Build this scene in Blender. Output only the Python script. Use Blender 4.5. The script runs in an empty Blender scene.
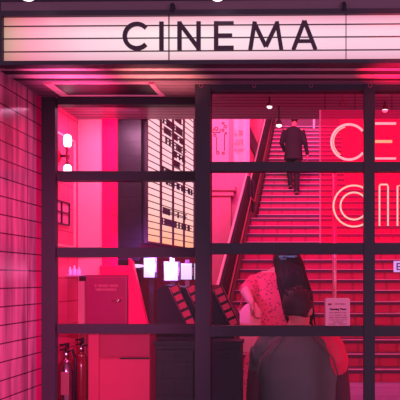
import bpy, bmesh, math, random
from mathutils import Vector, Matrix
random.seed(4)
E=1.43; F=600.0
SC=bpy.context.scene; COL=SC.collection
def P(px,py,d): return Vector(((px-320)*d/F, d, E+(280-py)*d/F))
def X(px,d): return (px-320)*d/F
def Z(py,d): return E+(280-py)*d/F
# ------------------------------------------------------------ materials
def srgb(r,g,b):
    f=lambda c:(c/255/12.92) if c/255<=.04045 else ((c/255+.055)/1.055)**2.4
    return (f(r),f(g),f(b),1)
MATS={}
def mat(name,col,rough=.5,metal=0,emit=None,es=0,noise=0,nscale=8,spec=.5,stripe=None,bump=0,alpha=1):
    """procedural principled material; stripe=(axis vector scale, second colour, width)"""
    if name in MATS: return MATS[name]
    m=bpy.data.materials.new(name); m.use_nodes=True; nt=m.node_tree; b=nt.nodes['Principled BSDF']
    c=srgb(*col); b.inputs['Base Color'].default_value=c
    b.inputs['Roughness'].default_value=rough; b.inputs['Metallic'].default_value=metal
    b.inputs['Specular IOR Level'].default_value=spec
    if alpha<1: b.inputs['Alpha'].default_value=alpha
    tc=nt.nodes.new('ShaderNodeTexCoord')
    nz=nt.nodes.new('ShaderNodeTexNoise'); nz.inputs['Scale'].default_value=nscale; nz.inputs['Detail'].default_value=3
    nt.links.new(tc.outputs['Object'],nz.inputs['Vector'])
    mx=nt.nodes.new('ShaderNodeMix'); mx.data_type='RGBA'; mx.blend_type='MULTIPLY'
    mx.inputs['Factor'].default_value=noise if noise else .12
    mx.inputs[6].default_value=c
    rp=nt.nodes.new('ShaderNodeMapRange'); rp.inputs['To Min'].default_value=.3; rp.inputs['To Max'].default_value=1.5
    nt.links.new(nz.outputs['Fac'],rp.inputs['Value']); nt.links.new(rp.outputs[0],mx.inputs[7])
    nt.links.new(mx.outputs[2],b.inputs['Base Color'])
    if bump:
        bp=nt.nodes.new('ShaderNodeBump'); bp.inputs['Strength'].default_value=bump; bp.inputs['Distance'].default_value=.01
        nt.links.new(nz.outputs['Fac'],bp.inputs['Height']); nt.links.new(bp.outputs[0],b.inputs['Normal'])
    if emit:  # faint glow also added to walls, cloth and paper that are no lamps
        b.inputs['Emission Color'].default_value=srgb(*emit); b.inputs['Emission Strength'].default_value=es
    MATS[name]=m; return m
def tile_mat(name,col,col2,grout,bw,bh,rough=.2,axes='YZ',off=.5,mort=.004,spec=.5,refl_streak=0):
    m=bpy.data.materials.new(name); m.use_nodes=True; nt=m.node_tree; b=nt.nodes['Principled BSDF']; N=nt.nodes.new; L=nt.links.new
    tc=N('ShaderNodeTexCoord'); sp=N('ShaderNodeSeparateXYZ'); cb=N('ShaderNodeCombineXYZ')
    L(tc.outputs['Object'],sp.inputs[0]); L(sp.outputs[axes[0]],cb.inputs[0]); L(sp.outputs[axes[1]],cb.inputs[1])
    br=N('ShaderNodeTexBrick'); br.inputs['Color1'].default_value=srgb(*col); br.inputs['Color2'].default_value=srgb(*col2)
    br.inputs['Mortar'].default_value=srgb(*grout); br.inputs['Scale'].default_value=1
    br.inputs['Brick Width'].default_value=bw; br.inputs['Row Height'].default_value=bh; br.inputs['Mortar Size'].default_value=mort
    br.offset=off; br.inputs['Mortar Smooth'].default_value=.1
    L(cb.outputs[0],br.inputs['Vector'])
    out=br.outputs['Color']
    if refl_streak:  # vertical noise streaks paint reflections into the tile colour
        nz=N('ShaderNodeTexNoise'); mp=N('ShaderNodeMapping'); mp.inputs['Scale'].default_value=(9,9,.7)
        L(tc.outputs['Object'],mp.inputs[0]); L(mp.outputs[0],nz.inputs['Vector']); nz.inputs['Scale'].default_value=3
        rp=N('ShaderNodeMapRange'); rp.inputs['From Min'].default_value=.35; rp.inputs['From Max'].default_value=.65
        rp.inputs['To Min'].default_value=1-refl_streak; rp.inputs['To Max'].default_value=1+refl_streak*.4; L(nz.outputs['Fac'],rp.inputs['Value'])
        mx=N('ShaderNodeMix'); mx.data_type='RGBA'; mx.blend_type='MULTIPLY'; mx.inputs['Factor'].default_value=1
        L(out,mx.inputs[6]); L(rp.outputs[0],mx.inputs[7]); out=mx.outputs[2]
    L(out,b.inputs['Base Color']); b.inputs['Roughness'].default_value=rough; b.inputs['Specular IOR Level'].default_value=spec
    bp=N('ShaderNodeBump'); bp.inputs['Strength'].default_value=.3; bp.inputs['Distance'].default_value=.004; bp.invert=True
    L(br.outputs['Fac'],bp.inputs['Height']); L(bp.outputs[0],b.inputs['Normal'])
    MATS[name]=m; return m
def slat_mat(name,col,dark,period,axis='Y',rough=.3,metal=.6,width=.12):
    m=bpy.data.materials.new(name); m.use_nodes=True; nt=m.node_tree; b=nt.nodes['Principled BSDF']; N=nt.nodes.new; L=nt.links.new
    tc=N('ShaderNodeTexCoord'); sp=N('ShaderNodeSeparateXYZ'); L(tc.outputs['Object'],sp.inputs[0])
    mo=N('ShaderNodeMath'); mo.operation='DIVIDE'; mo.inputs[1].default_value=period; L(sp.outputs[axis],mo.inputs[0])
    fr=N('ShaderNodeMath'); fr.operation='FRACT'; L(mo.outputs[0],fr.inputs[0])
    lt=N('ShaderNodeMath'); lt.operation='LESS_THAN'; lt.inputs[1].default_value=width; L(fr.outputs[0],lt.inputs[0])
    mx=N('ShaderNodeMix'); mx.data_type='RGBA'; L(lt.outputs[0],mx.inputs['Factor'])
    mx.inputs[6].default_value=srgb(*col); mx.inputs[7].default_value=srgb(*dark)
    L(mx.outputs[2],b.inputs['Base Color']); b.inputs['Roughness'].default_value=rough; b.inputs['Metallic'].default_value=metal
    MATS[name]=m; return m
def emis_mat(name,c0,c1=None,strength=1,axis='Z',lo=0,hi=1,c2=None,nz=0):
    m=bpy.data.materials.new(name); m.use_nodes=True; nt=m.node_tree; N=nt.nodes.new; L=nt.links.new
    b=nt.nodes['Principled BSDF']; b.inputs['Base Color'].default_value=srgb(*[c*.5 for c in c0]); b.inputs['Roughness'].default_value=.35
    b.inputs['Emission Strength'].default_value=strength; b.inputs['Emission Color'].default_value=srgb(*c0)
    tc=N('ShaderNodeTexCoord')
    if c1:
        sp=N('ShaderNodeSeparateXYZ'); L(tc.outputs['Object'],sp.inputs[0])
        mr=N('ShaderNodeMapRange'); mr.inputs['From Min'].default_value=lo; mr.inputs['From Max'].default_value=hi
        L(sp.outputs[axis],mr.inputs['Value'])
        cr=N('ShaderNodeValToRGB'); e=cr.color_ramp.elements
        e[0].color=srgb(*c0); e[1].color=srgb(*c1)
        if c2:
            k=cr.color_ramp.elements.new(.5); k.color=srgb(*c2)
        L(mr.outputs[0],cr.inputs[0]); L(cr.outputs[0],b.inputs['Emission Color'])
    MATS[name]=m; return m
# ------------------------------------------------------------ mesh helpers
def obj(name,bm,m,parent=None,smooth=False,mats=None,bevel=0):
    me=bpy.data.meshes.new(name); bmesh.ops.recalc_face_normals(bm,faces=bm.faces); bm.to_mesh(me); bm.free()
    if smooth:
        for p in me.polygons: p.use_smooth=True
    o=bpy.data.objects.new(name,me); COL.objects.link(o)
    for q in (mats or [m]): me.materials.append(q)
    if parent: 
        o.parent=parent
        o.matrix_parent_inverse=Matrix.Identity(4)
        # geometry given in world space: shift into parent space
        T=WM(parent).inverted(); me.transform(T)
    if bevel:
        bv=o.modifiers.new('bevel','BEVEL'); bv.width=bevel; bv.segments=2; bv.limit_method='ANGLE'
    return o
def WM(o):
    M=o.matrix_basis.copy()
    while o.parent: o=o.parent; M=o.matrix_basis@M
    return M
def thing(name,label,cat,loc=(0,0,0),rz=0,group=None):
    o=bpy.data.objects.new(name,None); COL.objects.link(o); o.empty_display_size=.05
    o.location=loc; o.rotation_euler=(0,0,rz); tag(o,label,cat,group); return o
def tag(o,label,cat,group=None):
    o['label']=label; o['category']=cat
    if group: o['group']=group
    return o
def struct(name,bm,m,label=None,**k):
    o=obj(name,bm,m,**k); o['kind']='structure'
    if label: o['label']=label
    return o
def NB(): return bmesh.new()
def box(bm,x0,x1,y0,y1,z0,z1):
    v=[bm.verts.new((x,y,z)) for x in (x0,x1) for y in (y0,y1) for z in (z0,z1)]
    for f in ((0,1,3,2),(4,6,7,5),(0,4,5,1),(2,3,7,6),(0,2,6,4),(1,5,7,3)): bm.faces.new([v[i] for i in f])
    return bm
def B(*a): return box(NB(),*a)
def pbox(bm,px0,px1,py0,py1,d0,d1):
    """box from its front face as seen at depth d0"""
    return box(bm,X(px0,d0),X(px1,d0),d0,d1,Z(py1,d0),Z(py0,d0))
def prism(bm,poly,a,b,axis='Y'):
    """poly: 2-D points; extruded a..b along axis (other two axes in order)"""
    def q(p,t):
        if axis=='Y': return (p[0],t,p[1])
        if axis=='Z': return (p[0],p[1],t)
        return (t,p[0],p[1])
    A=[bm.verts.new(q(p,a)) for p in poly]; C=[bm.verts.new(q(p,b)) for p in poly]; n=len(poly)
    bm.faces.new(A); bm.faces.new(C[::-1])
    for i in range(n): bm.faces.new([A[i],A[(i+1)%n],C[(i+1)%n],C[i]])
    return bm
def tube(bm,pts,rad,seg=12,side=(1,0,0),caps=True,closed=False,round_end=False):
    pts=[Vector(p) for p in pts]; n=len(pts)
    if not hasattr(rad,'__len__'): rad=[rad]*n
    rings=[]
    for i,p in enumerate(pts):
        a=pts[i-1] if (i or closed) else p; b=pts[(i+1)%n] if (i<n-1 or closed) else p
        t=(b-a).normalized()
        s=Vector(side); s=s-t*s.dot(t)
        if s.length<1e-3: s=Vector((0,1,0))-t*t.y
        s.normalize(); u=t.cross(s).normalized()
        r=rad[i]; ra,rb=(r if hasattr(r,'__len__') else (r,r))
        rings.append([bm.verts.new(p+s*math.cos(2*math.pi*k/seg)*ra+u*math.sin(2*math.pi*k/seg)*rb) for k in range(seg)])
    m=n if closed else n-1
    for i in range(m):
        A=rings[i];Bq=rings[(i+1)%n]
        for k in range(seg): bm.faces.new([A[k],A[(k+1)%seg],Bq[(k+1)%seg],Bq[k]])
    if caps and not closed: bm.faces.new(rings[0][::-1]); bm.faces.new(rings[-1])
    return bm
def ball(bm,c,r,seg=16,sc=(1,1,1),rot=None):
    M=Matrix.Translation(Vector(c))@(rot.to_4x4() if rot else Matrix.Identity(4))@Matrix.Diagonal((sc[0]*r,sc[1]*r,sc[2]*r,1))
    bmesh.ops.create_uvsphere(bm,u_segments=seg,v_segments=max(6,seg//2+2),radius=1,matrix=M); return bm
def lathe(bm,c,prof,seg=20):
    rings=[[bm.verts.new((c[0]+r*math.cos(2*math.pi*k/seg),c[1]+r*math.sin(2*math.pi*k/seg),c[2]+z)) for k in range(seg)] for r,z in prof]
    for A,Bq in zip(rings,rings[1:]):
        for k in range(seg): bm.faces.new([A[k],A[(k+1)%seg],Bq[(k+1)%seg],Bq[k]])
    bm.faces.new(rings[0][::-1]); bm.faces.new(rings[-1]); return bm
def text_bm(s,size,loc,ext=.001,rx=math.pi/2,rz=0,align='LEFT',bold=0):
    c=bpy.data.curves.new('t','FONT'); c.body=s; c.size=size; c.extrude=ext; c.align_x=align; c.offset=bold; c.resolution_u=3
    o=bpy.data.objects.new('t',c); COL.objects.link(o)
    dg=bpy.context.evaluated_depsgraph_get(); me=bpy.data.meshes.new_from_object(o.evaluated_get(dg))
    bm=NB(); bm.from_mesh(me); bpy.data.objects.remove(o); bpy.data.curves.remove(c); bpy.data.meshes.remove(me)
    bmesh.ops.transform(bm,matrix=Matrix.Translation(Vector(loc))@Matrix.Rotation(rz,4,'Z')@Matrix.Rotation(rx,4,'X'),verts=bm.verts)
    return bm
def remesh(o,vox=.012,sm=4):
    r=o.modifiers.new('remesh','REMESH'); r.mode='VOXEL'; r.voxel_size=vox; r.use_smooth_shade=True
    s=o.modifiers.new('smooth','SMOOTH'); s.iterations=sm; s.factor=.5
    return o
# ------------------------------------------------------------ palette
FR=mat('plum_frame_paint',(76,55,74),.45,0,noise=.15,spec=.25)
FR2=mat('dark_plum_board',(70,42,66),.5,spec=.25)
SOF=slat_mat('soffit_slats',(170,110,145),(90,50,80),.045,'Y',.45,0,.1)
CEIL=slat_mat('lobby_ceiling_slats',(185,120,155),(70,40,65),.05,'Y',.4,.3,.2)
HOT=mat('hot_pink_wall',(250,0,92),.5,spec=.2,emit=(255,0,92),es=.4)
PINK=mat('pale_pink_wall',(255,150,185),.5,noise=.1)
DARKW=tile_mat('dark_plum_tiles',(50,28,46),(48,27,44),(38,20,36),.09,.075,.35,'XZ')
BLACK=mat('near_black_plum',(46,26,42),.4,spec=.3)
CHROME=mat('brushed_chrome',(225,190,205),.2,1)
DSTEEL=mat('dark_steel',(90,60,80),.3,.8)
RED=mat('signal_red_gloss',(215,10,60),.2)
WHITE=mat('warm_white_paper',(250,205,220),.6)
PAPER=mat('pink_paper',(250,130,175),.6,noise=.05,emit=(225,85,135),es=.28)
INK=mat('dark_ink',(70,25,50),.7)
# ------------------------------------------------------------ camera
cam=bpy.data.cameras.new('camera'); co=bpy.data.objects.new('camera',cam); COL.objects.link(co)
co.location=(0,0,E); co.rotation_euler=(math.pi/2,0,0); cam.sensor_width=36; cam.lens=54; cam.shift_x=-.3; cam.shift_y=.2
cam.clip_start=.05; SC.camera=co
SC.view_settings.view_transform='Standard'; SC.view_settings.look='None'
w=bpy.data.worlds.new('world'); SC.world=w; w.use_nodes=True
w.node_tree.nodes['Background'].inputs[0].default_value=srgb(205,175,205); w.node_tree.nodes['Background'].inputs[1].default_value=.56
# ------------------------------------------------------------ setting
DL=2.73; DR=2.55; CE=.87+E; SZ=.832+E
def pave():
    return struct('floor',B(-3.2,3.2,DR+.02,20.5,-.05,0),tile_mat('lobby_floor_boards',(170,165,190),(150,140,170),(70,45,70),2.4,.09,.35,'XY'))
pave()
struct('trim_1',B(-3.2,3.2,-1,DR+.02,-.05,0),mat('pavement',(110,90,100),.8,noise=.3),'pavement in front of the shopfront')
# left exterior tiled wall
TW=tile_mat('long_pink_wall_tiles',(240,115,165),(232,105,158),(100,25,70),2.6,.0735,.16,'YZ',off=0,mort=.0026,refl_streak=.5)
struct('wall_left',B(-1.45,-1.268,2.3,2.68,0,SZ),TW)
TW2=tile_mat('long_pink_wall_tiles_end',(255,15,115),(255,15,115),(110,10,60),.8,.0735,.2,'YZ',off=.4,mort=.0025)
struct('wall_left_end',B(-1.45,-1.268,2.682,DL+.06,0,SZ),TW2)
struct('wall_left_inner',B(-1.45,-1.31,DL+.06,3.25,0,CE),tile_mat('pink_lobby_tiles',(255,70,130),(255,60,120),(215,30,90),.12,.12,.25,'YZ',off=0,mort=.003))
# lobby ceiling and soffit over the pavement
struct('ceiling',B(-1.45,3.0,DR+.06,3.245,CE,CE+.08),CEIL)
struct('ceiling_soffit',B(-1.45,1.6,2.335,DR+.02,SZ,SZ+.04),SOF)
struct('ceiling_soffit_recess',B(-1.45,-.53,DR+.021,DL,SZ,SZ+.037),SOF)
struct('wall_facade_upper',B(-1.45,1.6,2.52,2.7,SZ+.05,4.2),FR2)
# back walls of the left bay
struct('wall_back_left',prism(NB(),[(-1.6,3.25),(X(103,3.25),3.25),(X(103,3.25),3.45),(-1.6,3.45)],0,CE+.7,'Z'),PINK)
o=struct('wall_back_dark',prism(NB(),[(X(118,3.25),3.25),(X(146.5,3.25)-.03,3.25),(-.905,4.1),(-.88,4.35),(X(118,3.25),4.35)],0,CE+.7,'Z'),DARKW)
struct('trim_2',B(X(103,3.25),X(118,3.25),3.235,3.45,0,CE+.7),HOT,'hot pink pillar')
struct('wall_lobby_far_left',B(-2.75,-2.6,3.45,20,0,7.5),mat('stair_hall_pink',(235,110,150),.5))
struct('wall_lobby_step',B(-2.6,-1.5,3.452,3.6,0,7.5),mat('stair_hall_pink',(235,110,150),.5))
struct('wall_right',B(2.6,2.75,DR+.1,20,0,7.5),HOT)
struct('wall_stair_top',B(-2.6,2.6,20.3,20.4,0,9),mat('far_mauve_wall',(190,110,150),.6))
struct('ceiling_stair_hall',B(-2.75,2.75,3.26,19.5,7.6,7.7),mat('far_mauve_wall',(190,110,150),.6))
struct('wall_above_lobby',B(-2.6,2.6,3.25,3.3,CE+.09,7.5),FR2)
# pink facing wall with moulding beside the stairs
PW=mat('stair_side_pink_plaster',(240,125,165),.55,noise=.08)
struct('wall_stair_side',B(-2.6,-1.56,13.0,19.3,0,7.5),PW)
bm=NB(); box(bm,-2.6,X(231,12.9),12.86,13,0,Z(196,12.9)); box(bm,-2.6,X(234,12.9),12.82,13,Z(196,12.9),Z(191,12.9)); box(bm,-2.6,X(236,12.9),12.78,13,Z(191,12.9),Z(187,12.9))
struct('trim_3',bm,PW,'pink pilaster with a stepped capital')
# right red wall box beside upper flight
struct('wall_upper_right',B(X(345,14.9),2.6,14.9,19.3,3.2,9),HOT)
# ------------------------------------------------------------ shopfront frames
def frame_rect(bm,px0,px1,py0,py1,d0,dep): pbox(bm,px0,px1,py0,py1,d0,d0+dep)
def bar_h(bm,px0,px1,py0,py1,d,dep=.05): pbox(bm,px0,px1,py0,py1,d,d+dep)
# left window: frame with transom bars as one structure each part
wl=bpy.data.objects.new('window_1',None); COL.objects.link(wl); wl.location=(-.9,DL,0); wl['kind']='structure'; wl['label']='left shopfront window of four stacked panes in dark plum frame'
G=None
def glass_mat():
    m=bpy.data.materials.new('shop_glass'); m.use_nodes=True; nt=m.node_tree; nt.nodes.clear(); N=nt.nodes.new; L=nt.links.new
    t=N('ShaderNodeBsdfTransparent'); t.inputs[0].default_value=(.97,.95,.97,1); g=N('ShaderNodeBsdfGlossy'); g.inputs['Roughness'].default_value=.03
    g.inputs['Color'].default_value=(1,.85,.95,1)
    f=N('ShaderNodeFresnel'); f.inputs[0].default_value=1.45; mx=N('ShaderNodeMixShader'); o=N('ShaderNodeOutputMaterial')
    mm=N('ShaderNodeMath'); mm.operation='MULTIPLY'; mm.inputs[1].default_value=.4; L(f.outputs[0],mm.inputs[0])
    L(mm.outputs[0],mx.inputs[0]); L(t.outputs[0],mx.inputs[1]); L(g.outputs[0],mx.inputs[2]); L(mx.outputs[0],o.inputs[0]); return m
G=glass_mat()
LB=[(97,104.5),(171,180.5),(247.5,257),(324.5,333.5)]
RB=[(83.5,90),(161.5,171),(243,254),(326,336.5)]
def dpost(bm,px0,px1,d,dep,ztop=SZ): box(bm,X(px0,d),X(px1,d),d,d+dep,0,ztop)
bm=NB(); dpost(bm,41,55,DL,.03); obj('window_jamb',bm,FR,wl)
bm=NB(); dpost(bm,195,207,DL,.05); obj('window_jamb',bm,FR,wl)
for a,b in LB:
    bm=NB(); bar_h(bm,57,195,a,b,DL+.004); obj('window_bar',bm,FR,wl)
bm=NB(); box(bm,X(57,DL),X(195,DL),DL+.004,DL+.05,0,.12); obj('window_sill',bm,FR,wl)
lb=[Z(a,DL) for ab in LB for a in ab]
for top,bot in ((LB[0][1],LB[1][0]),(LB[1][1],LB[2][0]),(LB[2][1],LB[3][0])):
    bm=NB(); pbox(bm,57,195,top,bot,DL+.025,DL+.031); obj('window_pane',bm,G,wl)
bm=NB(); box(bm,X(57,DL+.025),X(195,DL+.025),DL+.025,DL+.031,.12,Z(333.5,DL+.025)); obj('window_pane',bm,G,wl)
wr=bpy.data.objects.new('window_2',None); COL.objects.link(wr); wr.location=(.1,DR,0); wr['kind']='structure'; wr['label']='wide right shopfront window in dark plum frame, in front of the stairs'
bm=NB(); dpost(bm,195,210,DR,.05); obj('window_jamb',bm,FR,wr)
bm=NB(); box(bm,X(207,DL)-.012,X(207,DL),DR+.05,DL,0,SZ); obj('window_return',bm,FR,wr)
bm=NB(); dpost(bm,364,375,DR,.05); obj('window_mullion',bm,FR,wr)
bm=NB(); box(bm,.85,.9,DR,DR+.05,0,SZ); obj('window_jamb',bm,FR,wr)
for a,b in RB:
    bm=NB(); box(bm,X(210,DR),.85,DR+.004,DR+.05,Z(b,DR),Z(a,DR)); obj('window_bar',bm,FR,wr)
bm=NB(); box(bm,X(210,DR),.85,DR+.004,DR+.05,0,.12); obj('window_sill',bm,FR,wr)
zz=[SZ]+[Z(v,DR) for ab in RB for v in ab]
for x0,x1 in ((X(210,DR),X(364,DR)),(X(375,DR),.85)):
    for i in range(3):
        bm=NB(); box(bm,x0,x1,DR+.025,DR+.031,Z(RB[i+1][0],DR),Z(RB[i][1],DR)); obj('window_pane',bm,G,wr)
    bm=NB(); box(bm,x0,x1,DR+.025,DR+.031,.12,Z(336.5,DR)); obj('window_pane',bm,G,wr)
# ------------------------------------------------------------ marquee sign
SD=2.31; ang=-math.radians(.85)
sx0=X(3.5,SD)
sg=thing('marquee_sign','long glowing pink marquee lightbox with dark plum letters above the shopfront','sign',(sx0,SD,Z(62,SD)),ang)
def SL(px): # local x from pixel along the sign
    # intersect ray with rotated plane
    t=(px-320)/F; dx,dy=math.cos(ang),math.sin(ang)
    # sx0+s*dx = t*(SD+s*dy)
    return (t*SD-sx0)/(dx-t*dy)
def sobj(name,bm,m,par=sg,**k):
    me=bpy.data.meshes.new(name); bmesh.ops.recalc_face_normals(bm,faces=bm.faces); bm.to_mesh(me); bm.free()
    o=bpy.data.objects.new(name,me); COL.objects.link(o); me.materials.append(m); o.parent=par; return o
H=44.7*SD/F; xe=SL(460)
def signface():
    m=bpy.data.materials.new('lightbox_acrylic'); m.use_nodes=True; nt=m.node_tree; N=nt.nodes.new; L=nt.links.new
    b=nt.nodes['Principled BSDF']; b.inputs['Base Color'].default_value=srgb(200,120,150); b.inputs['Roughness'].default_value=.3
    tc=N('ShaderNodeTexCoord'); sp=N('ShaderNodeSeparateXYZ'); L(tc.outputs['Object'],sp.inputs[0])
    cr=N('ShaderNodeValToRGB'); mr=N('ShaderNodeMapRange'); mr.inputs['From Max'].default_value=xe*.9; L(sp.outputs['X'],mr.inputs['Value']); L(mr.outputs[0],cr.inputs[0])
    e=cr.color_ramp.elements; e[0].position=0; e[0].color=srgb(196,160,140); e[1].position=1; e[1].color=srgb(250,205,222)
    for p,c in ((.03,(232,165,160)),(.07,(252,168,190)),(.2,(252,212,226)),(.38,(254,232,236)),(.6,(252,224,234)),(.8,(250,208,226))):
        k=e.new(p); k.color=srgb(*c)
    # vertical falloff of the tubes behind
    c2=N('ShaderNodeValToRGB'); m2=N('ShaderNodeMapRange'); m2.inputs['From Max'].default_value=H; L(sp.outputs['Z'],m2.inputs['Value']); L(m2.outputs[0],c2.inputs[0])
    q=c2.color_ramp.elements; q[0].color=(.85,.6,.68,1); q[1].color=(.9,.52,.62,1); k=q.new(.3); k.color=(1,.93,.95,1); k=q.new(.65); k.color=(1,1,1,1); k=q.new(.85); k.color=(1,.75,.82,1)
    mx=N('ShaderNodeMix'); mx.data_type='RGBA'; mx.blend_type='MULTIPLY'; mx.inputs['Factor'].default_value=1
    L(cr.outputs[0],mx.inputs[6]); L(c2.outputs[0],mx.inputs[7]); L(mx.outputs[2],b.inputs['Emission Color']); b.inputs['Emission Strength'].default_value=1.0
    b.inputs['Base Color'].default_value=(.08,.05,.06,1)
    return m
sobj('lightbox_panel',B(0,xe,.004,.02,0,H),signface())
SR=mat('sign_rail',(92,50,72),.5)
for py in (25.5,38,51): sobj('letter_rail',B(0,xe,-.003,.003,(61-py)*SD/F-.0016,(61-py)*SD/F+.0016),SR)
for px in (169,346): sobj('panel_joint',B(SL(px)-.0017,SL(px)+.0017,-.004,.003,0,H),SR)
bm=NB(); box(bm,-.012,xe,-.012,.03,-.016,0); box(bm,-.012,xe,-.012,.03,H,H+.02); box(bm,-.012,0,-.012,.03,0,H); box(bm,0,xe,.022,.03,0,H)
sobj('sign_case',bm,FR)
bm=NB(); box(bm,-.012,xe,.004,.06,H+.02,H+.06); sobj('top_rail',bm,mat('top_rail_mauve',(135,85,110),.5))
for px in (173,344):
    bm=NB(); box(bm,SL(px)-.008,SL(px)+.008,-.015,.01,H+.012,H+.036); lathe(bm,(SL(px),-.006,H+.034),[(.005,0),(.009,.006),(.004,.014)],10); sobj('panel_bracket',bm,BLACK)
# letters, drawn as geometric strokes (local x,z)
LM=mat('letter_plum',(84,46,70),.5)
def stroke(bm,pts,w,y0=-.010,y1=-.004,closed=False):
    pts=[Vector((p[0],p[1])) for p in pts]; n=len(pts); L_=[];R_=[]
    for i,p in enumerate(pts):
        a=pts[i-1] if i else p; b=pts[i+1] if i<n-1 else p
        t=(b-a).normalized(); nn=Vector((-t.y,t.x)); 
        L_.append(p+nn*w/2); R_.append(p-nn*w/2)
    for i in range(n-1):
        prism(bm,[L_[i],L_[i+1],R_[i+1],R_[i]],y0,y1,'Y')
    return bm
zt=(61-22.5)*SD/F; zb=(61-51)*SD/F; zm=(zt+zb)/2; W=.0165
def letter(bm): sobj('letter',bm,LM)
cx=SL(137.5); r=(zt-zb)/2-W/2
letter(stroke(NB(),[(cx+r*math.cos(a),zm+r*math.sin(a)) for a in [math.radians(42+276*i/26) for i in range(27)]],W))
letter(stroke(NB(),[(SL(162),zb),(SL(162),zt)],W))
bm=stroke(NB(),[(SL(180),zb),(SL(180),zt)],W); stroke(bm,[(SL(199),zb),(SL(199),zt)],W); stroke(bm,[(SL(179.6),zt-.004),(SL(199.4),zb+.004)],W,-.0098,-.0042); letter(bm)
bm=stroke(NB(),[(SL(216.5),zb),(SL(216.5),zt)],W)
for z in (zb+W/2,zm,zt-W/2): stroke(bm,[(SL(216),z),(SL(234 if z!=zm else 232.5),z)],W*.95,-.0098,-.0042)
letter(bm)
bm=stroke(NB(),[(SL(250.5),zb),(SL(255),zt-.002)],W*.95); stroke(bm,[(SL(281.5),zb),(SL(277),zt-.002)],W*.95)
stroke(bm,[(SL(254.5),zt-.006),(SL(266),zb+.012)],W*.95,-.0098,-.0042); stroke(bm,[(SL(277.5),zt-.006),(SL(266),zb+.012)],W*.95,-.0096,-.0044); letter(bm)
bm=stroke(NB(),[(SL(293.5),zb),(SL(304.5),zt)],W*.95); stroke(bm,[(SL(315.5),zb),(SL(304.5),zt)],W*.95,-.0098,-.0042); stroke(bm,[(SL(297),zb+.032),(SL(312),zb+.032)],W*.8,-.0096,-.0044); letter(bm)
# two lamps above the sign
BULB=emis_mat('lamp_glow',(255,235,240),strength=3)
def sign_lamp(px,label):
    c=P(px,-6,2.2); t=thing('sign_lamp',label,'lamp',(c.x,c.y,c.z),group=None)
    bm=NB(); lathe(bm,(c.x,c.y,c.z-.0),[(.03,0),(.034,.02),(.022,.05),(.01,.06)],16); obj('lamp_shade',bm,BLACK,t,smooth=True)
    bm=NB(); ball(bm,(c.x,c.y,c.z-.004),.028,14,(1,1,.7)); obj('bulb',bm,BULB,t,smooth=True)
    bm=NB(); tube(bm,[(c.x,c.y,c.z+.055),(c.x,c.y+.01,c.z+.12),(c.x,c.y+.1,c.z+.16),(c.x,2.52,c.z+.14)],.006,8); obj('lamp_arm',bm,BLACK,t,smooth=True)
sign_lamp(27,'bright lamp peeking in at the top left above the marquee')
sign_lamp(217,'bright lamp at top edge above the gap between marquee letters N and E')
# soffit: recessed light panel
fx=[(-1.205,SZ),(-.66,SZ)]
t=thing('recessed_light','unlit recessed ceiling light with pink metal frame above the left window','light',(-.93,2.58,SZ-.012))
y0,y1=2.525,2.70; x0,x1=-1.165,-.70
bm=NB(); w_=.022
box(bm,x0,x1,y0,y0+.008,SZ-.006,SZ+.0); box(bm,x0,x1,y1-.012,y1,SZ-.006,SZ+.0); box(bm,x0,x0+w_*1.6,y0,y1,SZ-.006,SZ+.0); box(bm,x1-w_,x1,y0,y1,SZ-.006,SZ)
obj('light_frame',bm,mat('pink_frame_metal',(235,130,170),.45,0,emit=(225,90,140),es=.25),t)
obj('light_panel',B(x0+w_,x1-w_,y0+.01,y1-.01,SZ-.003,SZ),mat('unlit_panel',(60,28,50),.35),t)
# pale strips painted as reflections on soffit metal, and dark battens
SHN=mat('soffit_painted_highlight',(225,165,190),.3,0)
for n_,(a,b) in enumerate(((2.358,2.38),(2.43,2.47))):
    struct('trim_%d'%(20+n_),B(-1.45,1.6,a,b,SZ-.002,SZ),SHN,'pale strip along the soffit, painted as reflections on metal')
for n_,(a,b) in enumerate(((2.336,2.352),(2.385,2.425),(2.475,2.50))):
    struct('trim_%d'%(4+n_),B(-1.45,1.6,a,b,SZ-.0015,SZ),mat('soffit_batten',(58,34,54),.6),'dark batten running along the soffit')
# small hooks along beam
HK=mat('hook_pink',(225,110,150),.3,.6)
for px,lab in ((201,'small metal hook on the soffit above the central post'),(254,'small metal hook on the head beam, second from the left'),(311,'small metal hook on the head beam above the climbing man'),(370,'small metal hook on the head beam above the right mullion')):
    c=P(px,85.5,DR-.005); bm=NB(); R_=.0075
    tube(bm,[(c.x+R_*math.cos(a),c.y,c.z+R_*math.sin(a)) for a in [2*math.pi*i/14 for i in range(14)]],.0014,6,side=(0,1,0),closed=True)
    tube(bm,[(c.x-.003,c.y,c.z+.006),(c.x,c.y,c.z+.016),(c.x,c.y+.012,c.z+.019)],.0012,6)
    tag(obj('hook',bm,HK,smooth=True),lab,'hook','hooks along the shopfront head')
# ------------------------------------------------------------ staircase
def step_mats():
    m=bpy.data.materials.new('red_riser'); m.use_nodes=True; nt=m.node_tree; N=nt.nodes.new; L=nt.links.new
    b=nt.nodes['Principled BSDF']; b.inputs['Roughness'].default_value=.5
    tc=N('ShaderNodeTexCoord'); wv=N('ShaderNodeTexWave'); wv.inputs['Scale'].default_value=1.1; wv.inputs['Distortion'].default_value=.6; wv.inputs['Detail'].default_value=1
    L(tc.outputs['Object'],wv.inputs['Vector'])
    cr=N('ShaderNodeValToRGB'); e=cr.color_ramp.elements; e[0].position=.02; e[0].color=srgb(195,0,85); e[1].position=.12; e[1].color=srgb(225,0,105)
    L(wv.outputs['Fac'],cr.inputs[0]); L(cr.outputs[0],b.inputs['Base Color']); return m
RIS=step_mats()
FAS=mat('step_fascia_shadow_mauve',(98,52,86),.6); NOS=mat('step_nosing_steel',(235,150,185),.35,.2,emit=(255,110,160),es=.10)  # mauve tread edge, dark to paint the shadow band under the nosing
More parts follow.
